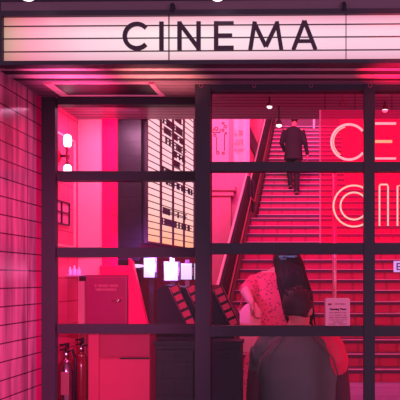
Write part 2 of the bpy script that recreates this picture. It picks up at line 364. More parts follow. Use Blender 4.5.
ST=thing('staircase','wide red-risered staircase climbing from the lobby with mauve treads','staircase',(0,8.41,0))
steps=[]
h=0; d=8.41
for k in range(1,35):
    if k==16: d+=.67
    steps.append((k,d,.18*k)); d+=.28
for i,(k,d,h) in enumerate(steps):
    dn=steps[i+1][1] if i+1<len(steps) else d+1.2
    xl=-1.42 if k<=15 else -1.38; xr=2.59 if d<14.6 else .9
    xr=min(xr,2.59)
    if d>=14.6: xr=X(345,14.9)-.005
    s=obj('step',B(xl,xr,d,dn,h-.18 if k>1 else 0,h-.058),RIS,ST)
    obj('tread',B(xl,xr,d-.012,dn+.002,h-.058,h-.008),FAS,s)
    obj('nosing',B(xl,xr,d-.018,d+.01,h-.010,h+.004),NOS,s)
# left balustrade
BL=thing('balustrade','dark balustrade with pale metal handrail up the left side of the stairs','balustrade',(-1.5,8.3,0))
path=[(8.25,.18)]+[(8.41,.18),(12.33,2.70),(13.0,2.70),(19.2,2.70+6.2*.643)]
def off(o_): return [(y,z+o_) for y,z in path]
lo=[(8.25,0)]+[(8.41,0.02),(12.33,2.5),(13.0,2.5),(19.2,2.5+6.2*.643)]
up=off(.84)
bm=NB(); prism(bm,lo+up[::-1],-1.50,-1.46,'X'); obj('balustrade_panel',bm,mat('balustrade_dark_panel',(52,26,44),.6,spec=.1),BL)
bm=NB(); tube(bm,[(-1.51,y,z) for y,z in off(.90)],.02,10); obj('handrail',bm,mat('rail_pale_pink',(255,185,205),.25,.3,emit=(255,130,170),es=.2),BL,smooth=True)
bm=NB(); tube(bm,[(-1.42,y,z) for y,z in off(.42)],.016,8); obj('lower_rail',bm,mat('wood_red_rail',(170,50,70),.4),BL,smooth=True)
bm=NB(); prism(bm,[(8.3,0),(8.41,.28),(12.33,2.86),(13.0,2.86),(19.2,2.86+6.2*.643),(19.2,2.3+6.2*.643),(13,2.3),(12.4,2.3),(8.5,0)],-1.455,-1.425,'X'); obj('stringer',bm,mat('stringer_brown',(96,30,52),.5),BL)
for yy,zz_ in ((8.28,.2),(12.33,2.7),(13.0,2.7)):
    obj('newel_post',B(-1.53,-1.43,yy-.05,yy+.05,max(0,zz_-.2),zz_+.86),BLACK,BL)
# chrome pole in front of the stairs
t=thing('chrome_pole','tall slim chrome pole standing in front of the stairs behind the notice','pole',(X(334.5,8.1),8.1,0))
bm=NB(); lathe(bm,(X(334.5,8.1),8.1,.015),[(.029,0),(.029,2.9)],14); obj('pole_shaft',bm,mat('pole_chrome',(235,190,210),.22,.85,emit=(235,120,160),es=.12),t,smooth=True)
bm=NB(); lathe(bm,(X(334.5,8.1),8.1,0),[(.09,0),(.09,.012),(.045,.03)],20); obj('pole_base',bm,CHROME,t)
bm=NB(); lathe(bm,(X(334.5,8.1),8.1,2.915),[(.034,0),(.05,.02),(.05,.06),(.02,.09)],16); obj('pole_cap',bm,CHROME,t,smooth=True)
# second slim rail post far up
t=tag(obj('rail_post',B(X(313,18.2),X(315,18.2),18.1,18.14,6.0,Z(100,18.2)),mat('white_post',(255,205,225),.4)),'thin pale post at the head of the stairs beside the climbing man','post')
# ------------------------------------------------------------ posters on the pink wall
def circ(bm,cx_,cz,r,y,w_=.02,n=16):
    pts=[(cx_+r*math.cos(2*math.pi*i/n),y,cz+r*math.sin(2*math.pi*i/n)) for i in range(n)]
    return tube(bm,pts,w_/2,6,side=(0,1,0),closed=True)
def pseudo(bm,x0,x1,z0,z1,y,ext=.004,dens=1.0,gap=.25,rng=random):
    """a row of unreadable letterforms between x0 and x1"""
    h_=z1-z0; x=x0; sw=h_*.12
    while x<x1-h_*.4:
        w_=h_*rng.uniform(.4,.62); k=rng.randrange(5)
        if k!=4: box(bm,x,x+sw,y-ext,y,z0,z1)
        if k in(0,1,3): box(bm,x+w_-sw,x+w_,y-ext,y,z0,z1)
        if k in(0,2,4): box(bm,x+sw*.5,x+w_,y-ext*.98,y,z1-sw,z1)
        if k in(1,2,4): box(bm,x+sw*.5,x+w_,y-ext*.98,y,(z0+z1)/2-sw/2,(z0+z1)/2+sw/2)
        if k in(2,3): box(bm,x+sw*.5,x+w_,y-ext*.96,y,z0,z0+sw)
        x+=w_+h_*.26
    return bm
dp=12.97
t=thing('wall_map','pink wall poster with a circuit-like diagram of small circles and lines','poster',(X(220,dp),dp,Z(162,dp)))
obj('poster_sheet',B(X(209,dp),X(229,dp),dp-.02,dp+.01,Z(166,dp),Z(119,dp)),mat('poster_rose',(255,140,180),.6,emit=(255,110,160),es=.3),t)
bm=NB()
for px,py,r in ((216.5,129,1.6),(223.5,123.5,.9),(225.5,127,1.3),(223,130.5,1.1),(215,135.5,1.1),(226,133.5,.8),(218,153,1.3),(223.5,153.5,1.1)): circ(bm,X(px,dp),Z(py,dp),r*dp/F,dp-.024,.018)
for a,b in (((213,129),(213,132.5)),((213,132.5),(220,132.5)),((220,132.5),(220,129)),((216.5,137),(216.5,151)),((224.5,134),(224.5,151)),((213,129),(214.5,129))):
    tube(bm,[P(*a,dp-.024),P(*b,dp-.024)],.009,6)
obj('diagram',bm,INK,t)
t=thing('printed_banner','pale pink hanging banner with rows of small grey lettering beside the stairs','banner',(X(240,12.9),12.9,Z(162,12.9)))
dq=12.9
bm=NB(); n=12
L0=[];
for i in range(n+1):
    u=i/n; L0.append((X(233.5+u*16,dq),dq+.03*math.sin(u*7)))
poly=L0+[(x,y+.012) for x,y in L0[::-1]]
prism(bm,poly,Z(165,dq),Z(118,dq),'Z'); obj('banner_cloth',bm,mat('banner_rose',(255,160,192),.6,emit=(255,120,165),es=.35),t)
bm=NB(); rg=random.Random(3)
for py in (131,134,140.5,143.5,149.5): obj('banner_lettering',pseudo(NB(),X(234.5,dq),X(243.5 if py<145 else 245,dq),Z(py+1.8,dq),Z(py-.6,dq),dq-.031,rng=rg,ext=.006),mat('banner_grey',(110,45,80),.7),t)
t=tag(obj('display_case',B(-1.558,-1.53,13.15,14.9,Z(146,13.2),Z(127,13.2)),BLACK,bevel=.006),'dark square display case between pink banner and stair rail','case')
# ------------------------------------------------------------ menu lightbox on the slanted wall
MB0=Vector((X(147,3.3)+.004,3.3)); MB1=Vector((X(193.5,4.1)+.004,4.1)); mdir=(MB1-MB0).normalized(); mlen=(MB1-MB0).length
mang=math.atan2(mdir.y,mdir.x)
MBx=thing('programme_board','tall lit peach lightbox with ruled rows and dark stacked lettering','sign',(MB0.x-.005,MB0.y,Z(241,3.3)),mang)
zt_=1.30
sobj('lightbox_panel',B(0,mlen,0,.02,0,zt_),emis_mat('programme_glow',(255,188,140),(255,214,222),1.0,'Z',0,.38,c2=(255,212,200)),MBx)
bm=NB(); box(bm,-.012,0,-.008,.02,-.012,zt_); box(bm,mlen,mlen+.012,-.008,.02,-.012,zt_); box(bm,0,mlen,-.008,.02,-.012,0)
for k in (1,2,3): box(bm,mlen*k/4-.012,mlen*k/4+.012,-.006,.0,0,zt_)
sobj('board_frame',bm,mat('board_frame_plum',(75,40,58),.5),MBx)
bm=NB()
for i in range(1,int(zt_/.0375)): box(bm,0,mlen,-.003,0,i*.0375-.0025,i*.0375+.0025)
sobj('row_rail',bm,mat('board_frame_plum',(75,40,58),.5),MBx)
rg=random.Random(9)
for zc,a,b in ((.775,.3,.7),(.71,.28,.72),(.655,.3,.76),(.60,.33,.78),(.545,.5,.8),(.49,.52,.66),(.415,.27,.8),(.355,.34,.97),(.175,.28,.82),(.11,.27,.95)):
    bm=NB(); pseudo(bm,a*mlen,b*mlen,zc,zc+.040,-.004,ext=.005,rng=rg)
    for v in bm.verts: pass
    sobj('film_title',bm,INK,MBx)
# screens below the board
SCR=emis_mat('screen_glow',(225,205,255),(255,240,255),1.1,'Z',-.05,.1)
def screen(px0,px1,py0,py1,d,lab,rz):
    c=P((px0+px1)/2,(py0+py1)/2,d); w_=(px1-px0)*d/F; h_=(py1-py0)*d/F
    t=thing('monitor',lab,'screen',c,rz,group='lit screens above the leaflet rack')
    sobj('screen_case',B(-w_/2,w_/2,0,.02,-h_/2,h_/2),BLACK,t)
    sobj('display',B(-w_/2+.003,w_/2-.010,-.003,0.001,-h_/2+.003,h_/2-.003),SCR,t)
    bm=NB(); rg=random.Random(int(px0)); 
    for i in range(4): box(bm,w_/2-.009,w_/2-.002,-.004,0,-.02+i*.011,-.014+i*.011)
    sobj('side_lights',bm,mat('screen_side',(215,120,190),.4,emit=(215,120,190),es=.5),t)
    bm=NB(); tube(bm,[(0,.02,0),(0,.045,0)],.01,8); box(bm,-.012,.012,.04,.052,-.6,h_/2+.02); sobj('mount_pole',bm,DSTEEL,t)
screen(143.5,156.5,257.5,278,3.05,'leftmost lit white screen above the leaflet rack',.1)
screen(164,179.5,261.5,281,3.15,'second lit white screen from the left above the leaflet rack',.15)
screen(180.5,193.5,263,280,3.3,'third lit white screen from the left above the leaflet rack',.18)
screen(194,207,263,280,3.45,'rightmost lit screen, cut off by the central post',.18)
# ------------------------------------------------------------ leaflet rack
def leaflet_rack(px0,py0,cols,lab,d0,base):
    t=thing('leaflet_rack',lab,'rack',(X(base[0],d0),d0+.1,0),group='sloping leaflet racks')
    x0=X(base[0],d0); x1=X(base[1],d0)
    obj('rack_body',prism(NB(),[(x0,0),(x1,0),(x1,Z(base[4],d0)),(X(base[2],d0),Z(base[3],d0)),(x0,Z(base[3]+5,d0))],d0+.03,d0+.26,'Y'),FR2,t)
    for (ax,ay,bx,by) in cols:
        a=P(ax,ay,d0); b=P(bx,by,d0); u=(b-a).normalized(); s=Vector((u.z,0,-u.x)); s=-s if s.x<0 else s
        wd=.036; L_=(b-a).length
        bm=NB(); q=[a-s*.006,b-s*.006,b+s*(wd+.006),a+s*(wd+.006)]
        prism(bm,[(v.x,v.z) for v in q],d0+.005,d0+.03,'Y'); obj('rack_channel',bm,DSTEEL,t)
        n=5
        for i in range(n):
            p=a+u*(L_*(i+.12)/n); q=[p,p+u*L_/n*.66,p+u*L_/n*.66+s*wd,p+s*wd]
            bm=NB(); prism(bm,[(v.x,v.z) for v in q],d0-.003,d0+.005,'Y')
            LFS.append((bm,t,p))
    for (ax,ay,bx,by) in cols:
        a=P(ax,ay,d0-.004); b=P(bx,by,d0-.004)
        bm=NB(); tube(bm,[a-Vector((.006,0,0)),b-Vector((.006,0,0))],.003,6); obj('rack_rail',bm,mat('rail_mauve',(150,80,115),.4,.4),t,smooth=True)
    return t
LFS=[]
leaflet_rack(0,0,[(170,287,189,328),(187,287,206,328)],'dark sloping leaflet rack with rows of red flyers, left of the central post',3.0,(155,200,163,285,290))
leaflet_rack(0,0,[(214,289,232,328)],'dark sloping leaflet rack with red flyers, right of the central post',3.1,(205,233,210,285,316))
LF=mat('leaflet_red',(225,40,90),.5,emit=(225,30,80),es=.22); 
for i,(bm,t,p) in enumerate(LFS):
    o=obj('leaflet',bm,LF); sd='left' if p.x<-.5 else 'right'
    tag(o,'red flyer in the sloping leaflet rack %s of the central post'%sd,'leaflet','red flyers in the %s leaflet rack'%sd)
# counters under the racks
def cupboard(name,px0,px1,py0,d,dep,m,lab,cat='counter',top=None,panels=1):
    t=thing(name,lab,cat,((X(px0,d)+X(px1,d))/2,d+dep/2,0)); x0,x1=X(px0,d),X(px1,d); z=Z(py0,d)
    obj('cabinet_body',B(x0,x1,d,d+dep,0.0,z-.02),m,t)
    obj('counter_top',B(x0-.005,x1+.005,d-.01,d+dep,z-.02,z),top or m,t)
    w_=(x1-x0)/panels
    for i in range(panels):
        dr=obj('cabinet_door',B(x0+i*w_+.006,x0+(i+1)*w_-.006,d-.012,d,.05,z-.04),m,t,bevel=.003)
        obj('door_handle',B(x0+(i+.5)*w_-.03,x0+(i+.5)*w_+.03,d-.022,d-.012,z-.075,z-.069),DSTEEL,dr)
    return t
DK=tile_mat('counter_dark_tiles',(62,36,56),(58,34,53),(46,26,42),.11,.08,.3,'XZ')
cupboard('service_counter',156,195,341,2.86,.1,DK,'dark plum tiled counter below the left leaflet rack')
cupboard('low_counter',211,240,341,2.86,.12,FR2,'narrow dark counter below the right leaflet rack')
t=thing('pink_cabinet','hot pink cabinet with one long dark handle at the foot of the left window','cabinet',(X(118,2.85),2.92,0))
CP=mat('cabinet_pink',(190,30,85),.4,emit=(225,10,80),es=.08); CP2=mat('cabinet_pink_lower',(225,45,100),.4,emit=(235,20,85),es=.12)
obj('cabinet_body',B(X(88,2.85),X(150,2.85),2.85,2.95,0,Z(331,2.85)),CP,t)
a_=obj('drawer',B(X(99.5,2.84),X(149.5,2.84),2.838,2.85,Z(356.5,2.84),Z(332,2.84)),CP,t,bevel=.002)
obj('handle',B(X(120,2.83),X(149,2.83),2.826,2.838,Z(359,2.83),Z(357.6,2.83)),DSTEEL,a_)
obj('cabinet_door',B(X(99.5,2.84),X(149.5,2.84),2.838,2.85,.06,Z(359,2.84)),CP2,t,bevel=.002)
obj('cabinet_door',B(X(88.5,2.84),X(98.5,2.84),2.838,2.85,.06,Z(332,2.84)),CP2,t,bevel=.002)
# splashback behind pink cabinet
# red locker with lettering
t=thing('equipment_locker','dark red locker with two lines of faint lettering and lever handle','locker',(X(106,3.1),3.17,0))
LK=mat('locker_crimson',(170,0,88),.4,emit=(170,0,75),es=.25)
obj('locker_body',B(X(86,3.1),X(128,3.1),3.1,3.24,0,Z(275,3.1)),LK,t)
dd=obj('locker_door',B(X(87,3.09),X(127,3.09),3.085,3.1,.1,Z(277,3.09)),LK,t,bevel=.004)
obj('lever_handle',tube(NB(),[P(112,301,3.065),P(117,301.5,3.06),P(121,300,3.065)],[.004,.008,.004],8),CHROME,dd,smooth=True)
bm=NB(); rg=random.Random(5); pseudo(bm,X(95,3.084),X(117.5,3.084),Z(287,3.084),Z(284.5,3.084),3.084,ext=.002,rng=rg); pseudo(bm,X(95,3.084),X(117.5,3.084),Z(290.8,3.084),Z(288.4,3.084),3.084,ext=.002,rng=rg)
obj('locker_lettering',bm,mat('lettering_rose',(230,80,130),.6,emit=(230,80,130),es=.2),t)
tag(obj('storage_box',B(X(98,3.1),X(128,3.1),3.12,3.22,Z(275,3.1),Z(265.5,3.1)),HOT,bevel=.004),'plain hot pink box lying on top of the dark red locker','box')
# slanted hot pink panel
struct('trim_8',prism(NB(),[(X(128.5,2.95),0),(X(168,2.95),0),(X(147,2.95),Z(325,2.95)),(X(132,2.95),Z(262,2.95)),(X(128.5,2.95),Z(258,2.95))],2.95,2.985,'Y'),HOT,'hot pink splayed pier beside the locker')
# white dish lamp near
t=thing('counter_lamp','small white oval lamp on the splayed pink pier, left of the screens','lamp',P(137,262,3.0))
bm=NB(); ball(bm,P(137,266,3.04),.034,16,(1,.8,.28)); obj('lamp_head',bm,emis_mat('cool_white',(240,215,255),strength=1.0),t,smooth=True)
bm=NB(); tube(bm,[P(132,262,3.1),P(137,268.5,3.04),P(142,270,3.05)],.004,8); obj('lamp_arm',bm,DSTEEL,t,smooth=True)
# ------------------------------------------------------------ sconce & round bell on the left inner wall
xw=-1.31
def sconce():
    d=3.0; c=Vector((xw+.048,d,Z(156,d)))
    t=thing('wall_sconce','double wall sconce with white globes up and down on the pink wall','lamp',(xw,d,c.z))
    obj('wall_plate',lathe(NB(),(0,0,0),[(.03,0),(.03,.006),(.014,.014)],18),RED,t)
    pl=t.children[0]; pl.data.transform(Matrix.Identity(4))
    bm=NB(); tube(bm,[(xw+.004,d,c.z),(c.x,d,c.z)],.007,8); obj('bracket',bm,DSTEEL,t,smooth=True)
    bm=NB(); lathe(bm,(c.x,d,c.z-.042),[(.016,0),(.007,.014),(.008,.03),(.013,.042),(.008,.054),(.007,.07),(.016,.084)],14); obj('stem',bm,mat('sconce_brass',(150,45,80),.3,.7),t,smooth=True)
    for s in (1,-1):
        bm=NB(); lathe(bm,(c.x,d,c.z+(.043 if s>0 else -.098)),[(.010,0),(.018,.01),(.020,.042),(.016,.06),(.004,.066)] if s>0 else [(.004,0),(.014,.004),(.019,.016),(.018,.047),(.010,.055)],16)
        obj('globe',bm,emis_mat('globe_glow%d'%s,(255,215,230),strength=3.5),t,smooth=True)
    return t,c
SCN,scc=sconce()
pl=[c for c in SCN.children if c.name.startswith('wall_plate')][0]
me=pl.data; me.transform(WM(SCN)); me.transform(Matrix.Translation((xw,3.0,scc.z))@Matrix.Rotation(math.pi/2,4,'Y')); me.transform(WM(SCN).inverted())
# panel mouldings on the inner left wall
bm=NB(); 
for a,b,c_,d_ in ((2.86,3.2,2.16,2.17),(2.86,3.2,1.60,1.61),(2.86,2.87,1.6,2.17),(3.19,3.2,1.6,2.17)): box(bm,xw,xw+.008,a,b,c_,d_)
struct('trim_7',bm,PINK,'raised moulding frame on the inner left wall')
# small framed notice on the left inner wall
t=thing('framed_notice','small dark framed notice low on the pink wall at far left','frame',(xw,3.06,Z(225,3.0)))
bm=NB()
za,zb_=Z(212,3.0)-.06,Z(212,3.0)+.06
for a,b,c_,d_ in ((2.96,3.12,zb_-.007,zb_),(2.96,3.12,za,za+.007),(2.96,2.967,za,zb_),(3.113,3.12,za,zb_),(3.02,3.027,za,zb_),(2.96,3.12,(za+zb_)/2,(za+zb_)/2+.005)): box(bm,xw,xw+.012,a,b,c_,d_)
obj('notice_frame',bm,DSTEEL,t); obj('notice_sheet',B(xw,xw+.005,2.967,3.113,za+.007,zb_-.007),mat('sheet_rose',(255,110,165),.5),t)
# black box on wall (intercom) row 3
t=thing('intercom','small black wall intercom beside the left window post','intercom',(xw,2.9,Z(291,2.86)))
obj('intercom_case',B(xw,xw+.03,2.84,2.90,Z(298,2.86),Z(284,2.86)),BLACK,t,bevel=.004)
bm=NB(); box(bm,xw+.03,xw+.033,2.85,2.89,Z(289,2.86),Z(286,2.86)); obj('intercom_grille',bm,RED,t)
# made-up glowing shelf and jars standing in for lilac glints
t=thing('glint_shelf','made-up lilac shelf standing in for glints on the pink wall at the left','shelf',P(66,275,3.16)); 
obj('shelf_board',B(X(58,3.1),X(82,3.1),3.10,3.24,Z(276,3.1),Z(275,3.1)),mat('glint_shelf_lilac',(225,130,205),.3,emit=(200,110,220),es=.2),t)
for px in (61,79): obj('shelf_bracket',B(X(px,3.1)-.003,X(px,3.1)+.003,3.11,3.24,Z(281,3.1),Z(276,3.1)),DSTEEL,t)
GL=mat('glint_glow',(235,170,235),.1,emit=(200,140,240),es=.35)
for i,px in enumerate((61,65.5,70,74.5,79)):
    bm=NB(); hh=.042+.008*(i%2); lathe(bm,(X(px,3.14),3.14,Z(275,3.1)),[(.008,0),(.010,.004),(.010,hh*.6),(.005,hh*.75),(.005,hh)],12)
    tag(obj('glint_bottle',bm,GL,smooth=True),'made-up lilac bottle on the narrow shelf at the left','glint_bottle','made-up lilac bottles standing in for glints')
# marks on the hot pillar
bm=NB(); rg=random.Random(8)
for px,py in ((108,184),(110,187),(112,190),(112,206),(112,211),(111,215),(112,228),(112,231)): pseudo(bm,X(px,3.234),X(px+5,3.234),Z(py+2,3.234),Z(py-.5,3.234),3.234,ext=.002,rng=rg)
t=tag(obj('pillar_lettering',bm,mat('pillar_ink',(165,0,80),.6)),'column of small dark markings on the hot pink pillar','lettering')
# ------------------------------------------------------------ fire extinguishers
def extinguisher(px,d,r,py,body,lab):
    x=X(px,d); zt2=Z(py,d)
    t=thing('fire_extinguisher',lab,'extinguisher',(x,d,0))
    zc=zt2-.09; base=zc-.46
    bm=NB(); lathe(bm,(x,d,base),[(r*.9,0),(r,.015),(r,.40),(r*.8,.44),(r*.35,.465)],20); obj('cylinder',bm,body,t,smooth=True)
    bm=NB(); lathe(bm,(x,d,zc),[(r*.35,0),(r*.35,.03),(r*.2,.05)],12); obj('valve',bm,CHROME,t,smooth=True)
    bm=NB(); box(bm,x-.008,x+.008,d-.05,d+.02,zc+.05,zc+.056); box(bm,x-.008,x+.008,d-.055,d+.02,zc+.072,zc+.08); box(bm,x-.008,x+.008,d+.01,d+.02,zc+.05,zc+.08); obj('squeeze_lever',bm,BLACK,t)
    bm=NB(); tube(bm,[(x+.01,d,zc+.04),(x+r*.9,d-.01,zc+.05),(x+r*1.25,d-.01,zc),(x+r*1.25,d-.01,zc-.3)],[.007,.007,.007,.011],8); obj('hose',bm,BLACK,t,smooth=True)
    bm=NB(); lathe(bm,(x,d,0),[(r*1.3,0),(r*1.3,.01),(.012,.02),(.012,base-.01),(r*1.1,base-.01),(r*1.1,base)],16); obj('floor_stand',bm,DSTEEL,t)
    return t,zc
t,zc=extinguisher(66,2.88,.040,341,mat('ext_chrome',(200,110,150),.15,.9),'silver fire extinguisher with a paper tag behind the left window')
obj('paper_tag',B(X(61,2.83),X(69,2.83),2.828,2.832,Z(395,2.83),Z(372,2.83)),mat('tag_rose',(205,90,120),.6),t)
extinguisher(81,3.02,.043,336,mat('ext_dark_red',(150,10,50),.2),'red fire extinguisher beside the silver one, left of pink cabinet')
# ------------------------------------------------------------ hanging bulbs
def pendant(px,py,d,ztop,lab,rr=.028):
    c=P(px,py,d); t=thing('pendant_lamp',lab,'lamp',(c.x,c.y,c.z))
    bm=NB(); lathe(bm,(c.x,d,c.z),[(rr,0),(rr*.95,rr*.5),(rr*.45,rr*1.3),(rr*.3,rr*1.6)],16); obj('lamp_shade',bm,mat('shade_rose',(190,80,115),.3,.5),t,smooth=True)
    bm=NB(); ball(bm,(c.x,d,c.z-rr*.1),rr*.8,14,(1,1,.7)); obj('bulb',bm,emis_mat('pendant_glow'+str(px),(255,210,215),strength=2.5),t,smooth=True)
    bm=NB(); tube(bm,[(c.x,d,c.z+rr*1.5),(c.x,d,ztop)],.003,6); obj('cord',bm,BLACK,t)
pendant(269.5,106.5,2.85,CE,'small glowing pendant lamp under the lobby ceiling above the pink banner',.016)
pendant(279,125,3.0,CE,'small round pendant lamp hanging left of the climbing man',.018)
pendant(385,110,2.93,CE,'glowing ceiling lamp above the neon letter E',.018)
c=P(342.5,104,2.8); bm=NB(); circ(bm,c.x,c.z,.014,c.y,.004)
tube(bm,[(c.x,c.y,c.z+.014),(c.x,c.y,CE)],.002,6)
tag(obj('hanging_ring',bm,mat('ring_red',(215,30,75),.4)),'small red ring hanging from the ceiling above the neon C','ring')
# ------------------------------------------------------------ neon sign on tinted acrylic
dn=2.66
t=thing('acrylic_panel','clear red-tinted panel with a bright pink edge behind the neon letters','panel',(X(320,dn+.03),dn+.03,Z(243,dn)))
def acryl():
    m=bpy.data.materials.new('tinted_acrylic'); m.use_nodes=True; nt=m.node_tree; nt.nodes.clear(); N=nt.nodes.new; L=nt.links.new
    tr=N('ShaderNodeBsdfTransparent'); tr.inputs[0].default_value=(.95,.3,.48,1); em=N('ShaderNodeEmission'); em.inputs[0].default_value=srgb(240,0,100); em.inputs[1].default_value=.2  # red emission added to the sheet, which is no lamp
    ad=N('ShaderNodeAddShader'); o=N('ShaderNodeOutputMaterial'); L(tr.outputs[0],ad.inputs[0]); L(em.outputs[0],ad.inputs[1]); L(ad.outputs[0],o.inputs[0]); return m
obj('tinted_sheet',B(X(320.5,dn+.03),.8,dn+.03,dn+.034,Z(243,dn),Z(108,dn)),acryl(),t)
obj('lit_edge',B(X(319.3,dn+.03),X(321,dn+.03),dn+.028,dn+.036,Z(243,dn),Z(108,dn)),mat('edge_glow',(255,70,130),.3,emit=(255,60,125),es=.6),t)
bm=NB()
for px in (325,355,392): tube(bm,[(X(px,dn+.03),dn+.032,Z(108,dn)),(X(px,dn+.03),dn+.032,CE)],.0015,6)
obj('hanging_wire',bm,DSTEEL,t)
N1=emis_mat('neon_pink',(255,175,190),strength=1.1); N2=emis_mat('neon_cream',(255,196,180),strength=1.1); N3=emis_mat('neon_orange',(255,165,130),strength=1.2)
def neon(name,lab,curves,group):
    t=thing(name,lab,'neon sign',P(*lab_pos,dn))
    for pts,m,r,cl in curves:
        bm=NB(); tube(bm,[P(a,b,dn) for a,b in pts],r,8,side=(0,1,0),closed=cl); obj('neon_tube',bm,m,t,smooth=True)
    for pts,m,r,cl in curves[:1]:
        for a,b in (pts[0],pts[-1]):
            bm=NB(); tube(bm,[P(a,b,dn),P(a,b,dn)+Vector((0,.03,0))],.004,8); obj('tube_holder',bm,BLACK,t)
def arc(cx_,cy_,r,a0,a1,n=26): return [(cx_+r*math.cos(math.radians(a0+(a1-a0)*i/n)),cy_-r*math.sin(math.radians(a0+(a1-a0)*i/n))) for i in range(n+1)]
lab_pos=(348,141)
neon('neon_letter','pink neon letter C of the upper row',[(arc(349,142,17.6,38,322),N1,.0052,False),(arc(349,142,15.4,105,235,14),N2,.002,False)],'g')
lab_pos=(385,141)
neon('neon_letter','pink and orange neon letter E of the upper row right of mullion',[([(396,123.5),(371,123.5)],N1,.0052,False),([(392,141.5),(371,141.5)],N3,.0062,False),([(396,158.5),(371,158.5)],N1,.0044,False),([(371,123.5),(371,158.5)],N1,.0044,False)],'g')
lab_pos=(352,206)
oc=arc(354,206,20.6,25,335); ic=arc(354,206,13.6,335,25)
ic=arc(354,206,13.6,28,332)
neon('neon_letter','double-outlined cream neon letter C of the lower row',[(oc,N2,.0038,False),(ic,N2,.0038,False),([oc[0],ic[0]],N2,.0038,False),([oc[-1],ic[-1]],N2,.0038,False)],'g')
lab_pos=(383,206)
neon('neon_letter','double-outlined cream neon letter I of the lower row',[([(379.5,226),(379.5,186),(380.5,184.5),(387,184.5),(388,186),(388,226)],N2,.0036,False)],'g')
lab_pos=(405,206)
neon('neon_letter','double-outlined neon letter N cut off at the right edge',[([(397.5,226),(397.5,186),(404,184.5),(418,212),(418,184.5),(426,184.5),(426,226),(419,226),(405,200),(405,226)],N2,.0036,False)],'g')
# lilac exit-like sign at right edge
dd_=7.0
t=thing('lit_sign','small lilac illuminated sign at the right edge in front of the stairs','sign',P(402,266,dd_))
obj('sign_case',B(X(394.2,dd_),X(424,dd_),dd_,dd_+.06,Z(272,dd_),Z(261,dd_)),emis_mat('lilac_glow',(215,160,240),strength=1.0),t)
obj('sign_pole',tube(NB(),[(X(409,dd_),dd_+.03,0),(X(409,dd_),dd_+.03,Z(272,dd_))],.015,8),DSTEEL,t)
bm=NB(); x=X(396.5,dd_); box(bm,x,x+.014,dd_-.006,dd_,Z(270,dd_),Z(263,dd_))
for py in (263,266,269): box(bm,x+.012,x+.045,dd_-.0058,dd_,Z(py+1.1,dd_),Z(py,dd_))
for py0 in (0,):
    box(bm,X(402,dd_),X(408,dd_),dd_-.006,dd_,Z(270,dd_),Z(269,dd_))
obj('sign_lettering',bm,mat('sign_ink_purple',(95,40,120),.6),t)
# ------------------------------------------------------------ notice on the glass
dg=2.52
t=thing('notice_board','pink opening times notice resting on the window bar beside the seated man','notice',P(337,326,dg))
obj('notice_sheet',prism(NB(),[(X(325.5,dg),Z(325.6,dg)),(X(350,dg),Z(325.6,dg)),(X(350,dg),Z(299,dg)),(X(348.5,dg),Z(298,dg)),(X(326.5,dg),Z(298,dg)),(X(325.5,dg),Z(299,dg))],dg,dg+.008,'Y'),PAPER,t)
obj('notice_backing',B(X(324.3,dg),X(325.6,dg),dg+.002,dg+.03,Z(325.6,dg),Z(298.5,dg)),mat('backing_rose',(215,85,130),.5),t)
bm=text_bm('CENTRAL',.0115,(X(334,dg),dg-.0006,Z(305,dg)),.0004); obj('heading_lettering',bm,mat('ink_rose',(165,50,95),.7),t)
bm=text_bm('Opening Times',.0115,(X(338,dg),dg-.0006,Z(310,dg)),.0004,align='CENTER',bold=.0007); obj('title_lettering',bm,INK,t)
bm=NB(); box(bm,X(328,dg),X(331.5,dg),dg-.001,dg,Z(305.2,dg),Z(303.4,dg)); rg=random.Random(12)
for i,(py,hw) in enumerate(((312.3,9),(315,8.5),(317.3,9.2),(319.7,8.6),(321.8,5),(323.8,9.4))):
    obj('small_print',pseudo(NB(),X(338-hw,dg),X(338+hw,dg),Z(py+.9,dg),Z(py-.4,dg),dg,ext=.001,rng=rg),mat('ink_plum',(120,30,70),.7),t)
obj('emblem',bm,mat('ink_rose',(165,50,95),.7),t)
# blue sticker text on glass
bm=NB(); rg=random.Random(21); ds=2.545+.022
pseudo(bm,X(279,ds),X(297,ds),Z(257.4,ds),Z(255.6,ds),ds,ext=.0015,rng=rg); pseudo(bm,X(280,ds),X(286,ds),Z(259.4,ds),Z(258.6,ds),ds,ext=.0015,rng=rg)
tag(obj('window_sticker',bm,mat('sticker_blue',(150,150,215),.5,emit=(140,150,230),es=.6)),'line of tiny pale blue lettering on the glass above the seated man','lettering')
# ------------------------------------------------------------ people
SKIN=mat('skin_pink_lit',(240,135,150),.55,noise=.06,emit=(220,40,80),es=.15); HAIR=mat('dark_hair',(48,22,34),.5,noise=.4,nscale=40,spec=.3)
def hand(bm,wrist,dirv,palmn,size=1.0,curl=.5,thumb_side=1):
    """palm and five fingers: dirv=finger direction, palmn=palm normal"""
    d=Vector(dirv).normalized(); n=Vector(palmn); n=(n-d*n.dot(d)).normalized(); s=d.cross(n).normalized()*thumb_side
    w=Vector(wrist); S=size
    tube(bm,[w,w+d*.03*S,w+d*.07*S,w+d*.088*S],[(.026*S,.019*S),(.036*S,.017*S),(.041*S,.015*S),(.038*S,.012*S)],12,side=s)
    for i,(o_,L_,r) in enumerate(((.03,.072,.0088),(.010,.08,.0092),(-.011,.074,.0088),(-.031,.058,.0078))):
        p=w+d*.082*S+s*o_*S; pts=[p-d*.01]; a=0; q=p
        for seg in (.42,.32,.26):
            a+=curl*.75
            q=q+(d*math.cos(a)+n*math.sin(a))*L_*seg*S; pts.append(q)
        tube(bm,pts,[r*S,r*S,r*.92*S,r*.72*S],8,side=s)
    p=w+d*.022*S+s*.028*S
    tube(bm,[p-s*.012*S,p+s*.018*S+d*.022*S+n*.008,p+s*.028*S+d*.048*S+n*.016*S,p+s*.028*S+d*.068*S+n*.024*S],[.013*S,.011*S,.0098*S,.0078*S],8,side=n)
